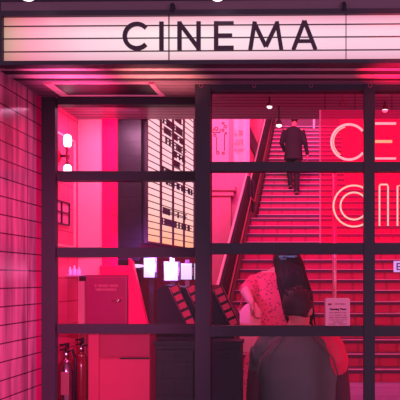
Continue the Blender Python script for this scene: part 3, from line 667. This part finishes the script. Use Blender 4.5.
def head(bm,c,yaw=0,S=1.0,pitch=0):
    """c = centre of head, face looks along -Y rotated by yaw; returns transform"""
    M=Matrix.Translation(Vector(c))@Matrix.Rotation(yaw,4,'Z')@Matrix.Rotation(pitch,4,'X')@Matrix.Scale(S,4)
    b=NB()
    ball(b,(0,.012,.028),.088,20,(.86,1.08,.98))
    ball(b,(0,-.022,-.045),.062,16,(.92,1.05,1.15))
    ball(b,(0,-.05,-.098),.022,10,(1.2,1,.8))
    tube(b,[(0,-.088,.012),(0,-.108,-.018),(0,-.1,-.032)],[(.009,.008),(.015,.012),(.012,.008)],8)
    ball(b,(0,-.086,-.062),.018,10,(1.35,.7,.35)); ball(b,(0,-.084,-.073),.016,10,(1.2,.7,.4))
    for s in (-1,1):
        ball(b,(s*.078,.014,-.006),.03,12,(.32,.6,1)); ball(b,(s*.032,-.078,.03),.017,10,(1.2,.6,.5))
    bmesh.ops.transform(b,matrix=M,verts=b.verts)
    me=bpy.data.meshes.new('x'); b.to_mesh(me); b.free(); bm.from_mesh(me); bpy.data.meshes.remove(me)
    return M
def face_eyes(M,parent):
    bm=NB()
    for s in (-1,1): ball(bm,M@Vector((s*.031,-.083,.012)),.0085,10,(1.1,.7,.8))
    obj('eyes',bm,mat('eye_dark',(50,20,30),.2),parent,smooth=True)
# --- seated man (back to us), d~3.0
def seated_man():
    d=3.02; cx_=X(298,d)
    p=thing('person','person in a dark grey raglan jacket with red sleeves seated with back to window','person',(cx_,d+.02,0))
    hz=Z(311.5,d); neckz=Z(331,d); shz=Z(343,d); Y=d
    bm=NB()
    M=head(bm,(cx_+.002,Y+.05,hz+.000),yaw=math.pi-.35,S=.93,pitch=.22)
    tube(bm,[(cx_,Y+.045,hz-.06),(cx_,Y+.02,neckz-.01),(cx_,Y+.01,neckz-.05)],[(.056,.06),(.058,.06),(.085,.075)],16)
    seat=.47; hipz=seat+.1
    # torso
    tube(bm,[(cx_,Y+.01,shz+.01),(cx_,Y,shz-.04),(cx_,Y,shz-.16),(cx_,Y+.01,shz-.30),(cx_,Y+.03,hipz+.02),(cx_,Y+.04,hipz-.05)],[(.09,.07),(.19,.095),(.185,.11),(.16,.10),(.17,.115),(.16,.11)],20)
    arms=[]
    for s in (-1,1):
        sh=Vector((cx_+s*.18,Y+.01,shz-.045)); el=Vector((cx_+s*.215,Y+.05,shz-.30)); wr=Vector((cx_+s*.16,Y+.28,shz-.33)); arms.append((sh,el,wr))
        tube(bm,[(cx_+s*.1,Y,shz-.03),sh,(sh+el)/2,el,(el+wr)/2,wr],[(.06,.06),(.056,.06),(.048,.05),(.042,.042),(.036,.036),(.026,.024)],14)
        hand(bm,wr,(-s*.35,1,-.1),(0,-.1,-1),.98,.35,thumb_side=-s if s>0 else 1)
        hp=Vector((cx_+s*.095,Y+.05,hipz-.0)); kn=Vector((cx_+s*.13,Y+.47,seat+.07)); an=Vector((cx_+s*.13,Y+.43,.08))
        tube(bm,[hp,(hp+kn)/2,kn,(kn+an)/2,an,an-Vector((0,0,.03))],[(.085,.085),(.075,.075),(.055,.058),(.055,.055),(.036,.04),(.036,.042)],14)
        tube(bm,[an+Vector((0,-.04,-.04)),an+Vector((0,.06,-.045)),an+Vector((0,.16,-.055)),an+Vector((0,.2,-.06))],[(.034,.036),(.042,.032),(.044,.02),(.03,.015)],12)
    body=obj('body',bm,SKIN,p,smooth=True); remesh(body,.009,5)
    face_eyes(M,p)
    # hair: cap over skull and short sides
    bm=NB(); b=NB(); ball(b,(0,.018,.034),.0955,24,(.88,1.08,.98)); ball(b,(0,.045,.0),.077,20,(.9,.84,.85))
    for k in range(60):
        a=random.uniform(0,6.28); el=random.uniform(.25,1.45); v=Vector((math.cos(a)*math.cos(el)*.083,.018+math.sin(a)*math.cos(el)*.1,.034+math.sin(el)*.09))
        tube(b,[v*.95,v*1.06+Vector((random.uniform(-.01,.01),random.uniform(-.01,.01),.006))],[.011,.003],6)
    geom=[v for v in b.verts if v.co.z<-.045 or (v.co.y<-.05 and v.co.z<.055)]
    bmesh.ops.delete(b,geom=geom,context='VERTS'); bmesh.ops.transform(b,matrix=M,verts=b.verts)
    obj('hair',b,mat('short_dark_hair',(92,34,60),.6,noise=.5,nscale=50),p,smooth=True)
    # collar line
    bm=NB(); n=20; pts=[(cx_+.073*math.cos(2*math.pi*i/n),Y+.022+.066*math.sin(2*math.pi*i/n),neckz+.016+.012*math.sin(2*math.pi*i/n)) for i in range(n)]
    tube(bm,pts,.0045,8,side=(0,0,1),closed=True); obj('collar',bm,mat('collar_white',(255,190,205),.5,emit=(255,150,180),es=.15),p,smooth=True)
    # jacket
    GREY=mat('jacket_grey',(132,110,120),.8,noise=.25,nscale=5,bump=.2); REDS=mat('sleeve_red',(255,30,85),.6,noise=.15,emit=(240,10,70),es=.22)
    bm=NB(); 
    tube(bm,[(cx_,Y+.02,neckz+.008),(cx_,Y+.012,neckz-.02),(cx_,Y+.006,shz+.0),(cx_,Y,shz-.05),(cx_,Y-.004,shz-.16),(cx_,Y+.004,shz-.30),(cx_,Y+.03,hipz+.02),(cx_,Y+.04,hipz-.06)],
         [(.076,.07),(.10,.082),(.15,.10),(.195,.118),(.198,.132),(.19,.128),(.195,.135),(.185,.13)],28)
    for s in (-1,1):
        sh,el,wr=arms[0 if s<0 else 1]
        tube(bm,[(cx_+s*.12,Y,shz-.045),sh+Vector((0,0,-.01)),(sh+el)/2],[(.08,.075),(.072,.075),(.06,.065)],16)
    j=obj('jacket',bm,GREY,p,smooth=True); remesh(j,.012,6)
    # sleeves
    for s in (-1,1):
        sh,el,wr=arms[0 if s<0 else 1]
        bm=NB(); tube(bm,[sh+Vector((-s*.03,0.005,-.03)),(sh*.6+el*.4),(sh*.3+el*.7),el,(el*.5+wr*.5),wr],[(.062,.075),(.064,.072),(.060,.064),(.056,.058),(.05,.05),(.036,.036)],16)
        o=obj('sleeve',bm,mat('sleeve_dark',(125,40,70),.8,noise=.2),p,smooth=True); remesh(o,.012,3)
    # red shoulder yoke strips front of the shoulders, raglan seams
    for s in (1,-1):
        bm=NB(); 
        tube(bm,[(cx_+s*.075,Y+.055,neckz-.012),(cx_+s*.14,Y+.05,shz+.02),(cx_+s*.172,Y+.01,shz-.03),(cx_+s*.19,Y+.005,shz-.085),(cx_+s*.20,Y+.015,shz-.15)],[(.034,.05),(.06,.078),(.066,.092),(.066,.09),(.05,.066)] if s>0 else [(.03,.045),(.05,.066),(.056,.076),(.054,.072),(.03,.04)],14)
        o=obj('shoulder_panel',bm,REDS if s>0 else GREY,p,smooth=True); remesh(o,.012,3)
        bm=NB(); tube(bm,[(cx_+s*.072,Y-.062,neckz-.012),(cx_+s*.13,Y-.09,shz-.015),(cx_+s*.178,Y-.092,shz-.07),(cx_+s*.2,Y-.085,shz-.15)],.004,6); obj('seam',bm,mat('seam_rose',(160,95,115),.6),p,smooth=True)
    TR=mat('trousers_dark',(58,34,50),.8)
    bm=NB(); tube(bm,[(cx_,Y+.035,hipz+.05),(cx_,Y+.04,hipz-.02),(cx_,Y+.05,hipz-.085)],[(.185,.13),(.19,.135),(.16,.12)],20)
    for s in (-1,1):
        hp=Vector((cx_+s*.095,Y+.05,hipz-.0)); kn=Vector((cx_+s*.13,Y+.47,seat+.07)); an=Vector((cx_+s*.13,Y+.43,.1))
        tube(bm,[hp,(hp+kn)/2,kn,(kn+an)/2,an],[(.097,.095),(.088,.088),(.07,.072),(.066,.068),(.055,.058)],14)
    o=obj('trousers',bm,TR,p,smooth=True); remesh(o,.014,4)
    for s in (-1,1):
        a=Vector((cx_+s*.13,Y+.43,.08)); bm=NB(); tube(bm,[a+Vector((0,-.06,-.038)),a+Vector((0,.02,-.035)),a+Vector((0,.12,-.045)),a+Vector((0,.22,-.05))],[(.04,.036),(.046,.044),(.048,.032),(.034,.022)],12); obj('shoe',bm,BLACK,p,smooth=True)
    # stool
    s_=thing('stool','dark round stool under the seated person','stool',(cx_,d+.04,0))
    obj('seat',lathe(NB(),(cx_,d+.06,.40),[(.16,0),(.18,.015),(.18,.05),(.16,.062)],24),FR2,s_,smooth=False)
    for k in range(4):
        a=math.pi/4+k*math.pi/2; obj('leg',tube(NB(),[(cx_+.11*math.cos(a),d+.06+.11*math.sin(a),.40),(cx_+.17*math.cos(a),d+.06+.17*math.sin(a),0)],.013,8),DSTEEL,s_,smooth=True)
seated_man()
# --- woman in floral dress, d~4
def floral():
    m=bpy.data.materials.new('floral_dress'); m.use_nodes=True; nt=m.node_tree; N=nt.nodes.new; L=nt.links.new
    b=nt.nodes['Principled BSDF']; b.inputs['Roughness'].default_value=.7
    tc=N('ShaderNodeTexCoord'); v=N('ShaderNodeTexVoronoi'); v.inputs['Scale'].default_value=52; v.inputs['Randomness'].default_value=1; L(tc.outputs['Object'],v.inputs['Vector'])
    nz=N('ShaderNodeTexNoise'); nz.inputs['Scale'].default_value=24; L(tc.outputs['Object'],nz.inputs['Vector'])
    ad=N('ShaderNodeMath'); ad.operation='MULTIPLY'; L(v.outputs['Distance'],ad.inputs[0]); L(nz.outputs['Fac'],ad.inputs[1])
    cr=N('ShaderNodeValToRGB'); e=cr.color_ramp.elements; e[0].position=.09; e[0].color=srgb(120,20,60); e[1].position=.17; e[1].color=srgb(235,45,98)
    L(ad.outputs[0],cr.inputs[0]); L(cr.outputs[0],b.inputs['Base Color']); L(cr.outputs[0],b.inputs['Emission Color']); b.inputs['Emission Strength'].default_value=.3; return m  # print also emits faintly, added to brighten the dress
def woman():
    d=4.0; cx_=X(274,d)
    p=thing('person','woman with long dark hair and pink floral dress standing by the stairs','person',(cx_,d,0))
    top=Z(247,d); hc=top-.118; Y=d
    bm=NB(); yaw=math.pi+.5
    M=head(bm,(cx_+.085,Y+.10,hc-.01),yaw=yaw,S=.96,pitch=.6)
    sz=hc-.2+.13
    tube(bm,[(cx_+.08,Y+.10,hc-.03),(cx_+.06,Y+.05,hc-.05),(cx_+.02,Y,hc-.08)],[(.046,.048),(.048,.048),(.08,.07)],14)
    prof=[(sz+.03,.07,.06),(sz-.02,.135,.085),(sz-.16,.145,.1),(sz-.34,.115,.085),(sz-.5,.155,.11),(sz-.62,.165,.115),(sz-.80,.14,.1)]
    tube(bm,[(cx_-.01,Y,z) for z,a,b in prof],[(a,b) for z,a,b in prof],20)
    shL=Vector((cx_-.125,Y,sz-.045)); elL=Vector((X(250,d)+.01,Y+.02,Z(300,d))); wrL=Vector((X(247,d)+.02,Y-.12,Z(289,d)))
    elL=Vector(P(246,292,3.84)); wrL=Vector(P(252,303,3.68))
    shR=Vector((cx_+.155,Y,sz-.035)); elR=Vector((cx_+.2,Y+.04,sz-.31)); wrR=Vector((cx_+.15,Y+.26,sz-.33))
    for sh,el,wr in ((shL,elL,wrL),(shR,elR,wrR)):
        tube(bm,[sh+(Vector((cx_,Y,sh.z))-sh)*.4,sh,(sh+el)/2,el,(el+wr)/2,wr],[(.05,.05),(.047,.047),(.04,.04),(.035,.035),(.03,.03),(.021,.02)],12)
    hand(bm,wrL,(.1,-.25,-1),(1,0,0),.9,.9); hand(bm,wrR,(-.2,1,.1),(0,.1,-1),.9,.35)
    for s in (-1,1):
        hp=Vector((cx_+s*.085,Y,sz-.7)); kn=Vector((cx_+s*.08,Y+(.05 if s>0 else -.03),.46)); an=Vector((cx_+s*.075,Y+(.02 if s>0 else -.07),.08))
        tube(bm,[hp,(hp+kn)/2,kn,(kn*.6+an*.4),an,an-Vector((0,0,.03))],[(.085,.09),(.068,.07),(.048,.05),(.05,.053),(.031,.036),(.034,.04)],14)
        tube(bm,[an+Vector((0,-.035,-.04)),an+Vector((0,.06,-.05)),an+Vector((0,.15,-.06))],[(.03,.034),(.036,.025),(.028,.014)],10)
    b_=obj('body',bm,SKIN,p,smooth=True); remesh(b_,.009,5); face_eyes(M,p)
    # dress with sleeves
    FL=floral(); bm=NB()
    prof=[(sz+.02,.09,.08),(sz-.02,.14,.10),(sz-.16,.17,.12),(sz-.34,.145,.105),(sz-.5,.175,.125),(sz-.65,.19,.135),(sz-.85,.2,.15),(sz-1.0,.215,.165)]
    tube(bm,[(cx_-.012,Y,z) for z,a,b in prof],[(a,b) for z,a,b in prof],24)
    for sh,el,k in ((shL,elL,.93),(shR,elR,.75)):
        tube(bm,[sh+(Vector((cx_,Y,sh.z))-sh)*.35,sh,sh*.5+el*.5,sh*(1-k)+el*k],[(.062,.06),(.062,.06),(.055,.055),(.055,.052)],14)
    o=obj('dress',bm,FL,p,smooth=True); remesh(o,.011,4)
    # sheer forearm sleeve
    # hair
    bm=NB(); hx=cx_+.085
    ball(bm,(hx,Y+.005,hc+.028),.1,22,(.95,1.08,1.0))
    tube(bm,[(hx+.01,Y+.02,hc+.08),(hx+.018,Y-.03,hc+.0),(hx+.035,Y-.075,hc-.1),(hx+.07,Y-.09,hc-.22),(hx+.09,Y-.1,hc-.34),(hx+.10,Y-.105,hc-.44)],[(.07,.05),(.10,.07),(.108,.06),(.112,.05),(.10,.04),(.06,.02)],22)
    o=obj('hair',bm,HAIR,p,smooth=True); remesh(o,.012,4)
    bm=NB()
    for k in range(26):
        x=hx-.06+.16*k/25; tube(bm,[(x,Y-.105,hc+.02-abs(k-12)*.003),(x+.03+.01*math.sin(k),Y-.13,hc-.15),(x+.07+.012*math.sin(k*2.1),Y-.14,hc-.30),(x+.085+.01*math.cos(k*3),Y-.13,hc-.44-.02*math.sin(k))],[.006,.008,.007,.003],6)
    obj('hair_strands',bm,HAIR,p,smooth=True)
    for s in (-1,1):
        an=Vector((cx_+s*.075,Y+(.02 if s>0 else -.07),.08)); bm=NB(); tube(bm,[an+Vector((0,-.05,-.045)),an+Vector((0,.02,-.04)),an+Vector((0,.1,-.052)),an+Vector((0,.18,-.06))],[(.034,.034),(.038,.036),(.04,.026),(.028,.016)],12); obj('shoe',bm,BLACK,p,smooth=True)
    # tote bag
    g=thing('tote_bag',"soft pale pink handbag hanging from the woman's forearm",'bag',P(248,338,3.74))
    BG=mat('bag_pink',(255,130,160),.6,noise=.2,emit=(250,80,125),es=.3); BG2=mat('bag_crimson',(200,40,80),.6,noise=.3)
    db=3.72
    q=[(246,304),(255,302),(261,312),(259,332),(252,352),(238,352),(234,332),(237,315)]
    bm=prism(NB(),[(X(a,db),Z(b,db)) for a,b in q],db-.03,db+.04,'Y'); obj('bag_front',bm,BG,g,bevel=.012,smooth=True)
    q=[(236,309),(248,303),(252,315),(248,340),(234,340),(232.5,322)]
    bm=prism(NB(),[(X(a,db),Z(b,db)) for a,b in q],db+.042,db+.11,'Y'); obj('bag_back',bm,BG2,g,bevel=.012,smooth=True)
    bm=NB(); pts=[P(240,308,db+.02),P(243,297,db+.05),P(249,293.5,db+.06),P(254,297,db+.05),P(257,308,db+.02)]; tube(bm,pts,.006,8,side=(0,1,0)); obj('bag_handle',bm,BG2,g,smooth=True)
woman()
# --- climbing man in a dark suit
def climber():
    d=14.36; s20=[s for s in steps if s[0]==19][0]; s21=[s for s in steps if s[0]==20][0]
    d=s20[1]+.16; z0=s20[2]; z1=s21[2]; cx_=X(293.5,d); Y=d
    p=thing('person','man in a dark suit walking up the staircase, seen from behind','person',(cx_,Y,z0+.004))
    Ht=1.84; sh=z0+1.5; hip=z0+.93
    bm=NB()
    M=head(bm,(cx_+.02,Y+.1,z0+1.715),yaw=math.pi,S=1.0,pitch=.25)
    tube(bm,[(cx_+.015,Y+.1,z0+1.65),(cx_+.01,Y+.06,z0+1.56),(cx_,Y+.04,sh-.0)],[(.056,.058),(.06,.06),(.09,.08)],12)
    tube(bm,[(cx_,Y+.04,sh+.02),(cx_,Y+.03,sh-.05),(cx_,Y+.02,sh-.3),(cx_,Y,hip),(cx_,Y,hip-.08)],[(.1,.08),(.2,.1),(.17,.1),(.17,.11),(.15,.1)],16)
    A=[]
    for s,el,wr in ((-1,Vector((cx_-.27,Y+.06,sh-.3)),Vector((cx_-.2,Y+.2,sh-.46))),(1,Vector((cx_+.26,Y-.02,sh-.31)),Vector((cx_+.31,Y+.02,sh-.57)))):
        sp_=Vector((cx_+s*.2,Y+.03,sh-.05)); A.append((sp_,el,wr))
        tube(bm,[(cx_+s*.1,Y+.03,sh-.03),sp_,(sp_+el)/2,el,wr],[(.06,.06),(.056,.056),(.05,.05),(.042,.042),(.028,.026)],12)
        hand(bm,wr,(0,.1,-1),(-s,0,0),1.0,.35,thumb_side=s)
    LG=[]
    for s,fz,fy,kn in ((-1,z1,s21[1]+.13,Vector((cx_-.1,Y+.26,z1+.48))),(1,z0,Y,Vector((cx_+.07,Y+.05,z0+.48)))):
        hp=Vector((cx_+s*.09,Y,hip-.03)); an=Vector((cx_+s*.075,fy-.04,fz+.085)); LG.append((hp,kn,an))
        tube(bm,[hp,(hp+kn)/2,kn,kn*.6+an*.4,an,an-Vector((0,0,.03))],[(.09,.09),(.078,.08),(.058,.06),(.058,.06),(.036,.04),(.036,.042)],12)
        tube(bm,[an+Vector((0,-.04,-.05)),an+Vector((0,.05,-.055)),an+Vector((0,.14,-.062))],[(.034,.034),(.04,.026),(.032,.018)],10)
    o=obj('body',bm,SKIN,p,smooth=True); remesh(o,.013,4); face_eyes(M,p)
    SUIT=mat('suit_charcoal',(34,22,34),.8,noise=.2)
    bm=NB(); tube(bm,[(cx_,Y+.045,sh+.05),(cx_,Y+.035,sh+.01),(cx_,Y+.03,sh-.05),(cx_,Y+.02,sh-.28),(cx_,Y,hip+.02),(cx_,Y-.005,hip-.12)],[(.075,.07),(.15,.1),(.225,.12),(.19,.12),(.2,.13),(.215,.14)],20)
    for sp_,el,wr in A: tube(bm,[(sp_+Vector((cx_,Y,sp_.z)))*.5,sp_,(sp_+el)/2,el,(el+wr*2)/3,wr],[(.075,.07),(.07,.068),(.062,.06),(.055,.055),(.046,.046),(.04,.04)],14)
    o=obj('suit_jacket',bm,SUIT,p,smooth=True); remesh(o,.014,4)
    bm=NB(); tube(bm,[(cx_,Y,hip+.03),(cx_,Y,hip-.1)],[(.18,.12),(.17,.12)],16)
    for hp,kn,an in LG: tube(bm,[hp,(hp+kn)/2,kn,kn*.6+an*.4,an+Vector((0,0,.0))],[(.105,.1),(.092,.09),(.072,.074),(.068,.07),(.056,.062)],12)
    o=obj('trousers',bm,mat('trousers_charcoal',(40,22,38),.8),p,smooth=True); remesh(o,.014,4)
    b=NB(); ball(b,(0,.018,.032),.098,18,(.88,1.08,1)); ball(b,(0,.05,0),.08,14,(.88,.85,1.1)); bmesh.ops.delete(b,geom=[v for v in b.verts if v.co.z<-.06 or (v.co.y<-.05 and v.co.z<.055)],context='VERTS')
    bmesh.ops.transform(b,matrix=M,verts=b.verts); obj('hair',b,HAIR,p,smooth=True)
    for hp,kn,an in LG:
        bm=NB(); tube(bm,[an+Vector((0,-.055,-.045)),an+Vector((0,.01,-.035)),an+Vector((0,.1,-.055)),an+Vector((0,.19,-.06))],[(.038,.038),(.044,.046),(.046,.028),(.032,.02)],12); obj('shoe',bm,BLACK,p,smooth=True)
    p.scale=(1.07,1.07,1.07)
climber()
# ------------------------------------------------------------ lights
def area(name,loc,target,size,col,power,sy=None):
    l=bpy.data.lights.new(name,'AREA'); l.color=srgb(*col)[:3]; l.energy=power; l.size=size
    if sy: l.shape='RECTANGLE'; l.size_y=sy
    o=bpy.data.objects.new(name,l); COL.objects.link(o); o.location=loc
    o.rotation_euler=(Vector(target)-Vector(loc)).to_track_quat('-Z','Y').to_euler(); return o
def spot(name,loc,target,col,power,ang=70,blend=1):
    l=bpy.data.lights.new(name,'SPOT'); l.color=srgb(*col)[:3]; l.energy=power; l.shadow_soft_size=0; l.spot_size=math.radians(ang); l.spot_blend=blend
    o=bpy.data.objects.new(name,l); COL.objects.link(o); o.location=loc
    o.rotation_euler=(Vector(target)-Vector(loc)).to_track_quat('-Z','Y').to_euler(); return o
area('stair_light',(.2,9.0,6.6),(0,14.3,3.2),2.2,(245,75,190),280,2.2)
area('upper_stair_light',(-.2,15.8,7.4),(-.2,17.2,5.0),1.6,(255,150,215),110)
area('lobby_light',(0.2,6.0,3.4),(0,9.5,.5),1.6,(245,75,200),30)
area('side_wall_light',(-1.9,9.5,6.6),(-2.1,13,3.0),1.2,(255,175,195),150)
area('left_bay_light',(-1.0,2.95,CE-.03),(-1.08,3.2,1.5),.25,(255,170,220),4.5,.2)
area('figure_light',(-.7,3.3,CE+.5),(-.3,3.8,1.1),.5,(255,85,185),20)  # added light hidden above the ceiling to brighten the figures
area('street_fill',(2.2,-.8,1.5),(0,3,1.1),.8,(235,200,235),26)  # added fill from the street side, not an actual street lamp
spot('wall_fill',(-.1,.6,1.5),(-1.3,2.5,1.2),(245,125,190),190,50)  # added unseen spot that brightens the left tiled wall
spot('soffit_fill_pink',(-1.0,2.3,1.9),(-1.02,2.45,SZ),(255,110,170),22,60)  # three added unseen spots brighten the soffit; no such lamps hang there
spot('soffit_fill_peach',(-.72,2.3,1.9),(-.66,2.45,SZ),(255,180,150),15,60)
spot('soffit_fill_red',(.35,2.2,1.85),(.32,2.36,SZ),(255,10,75),60,46)
spot('lilac_fill',(-.8,2.95,1.55),(-.85,3.3,1.5),(190,130,255),30,100)  # added unseen lilac spot brightening the wall around the screens
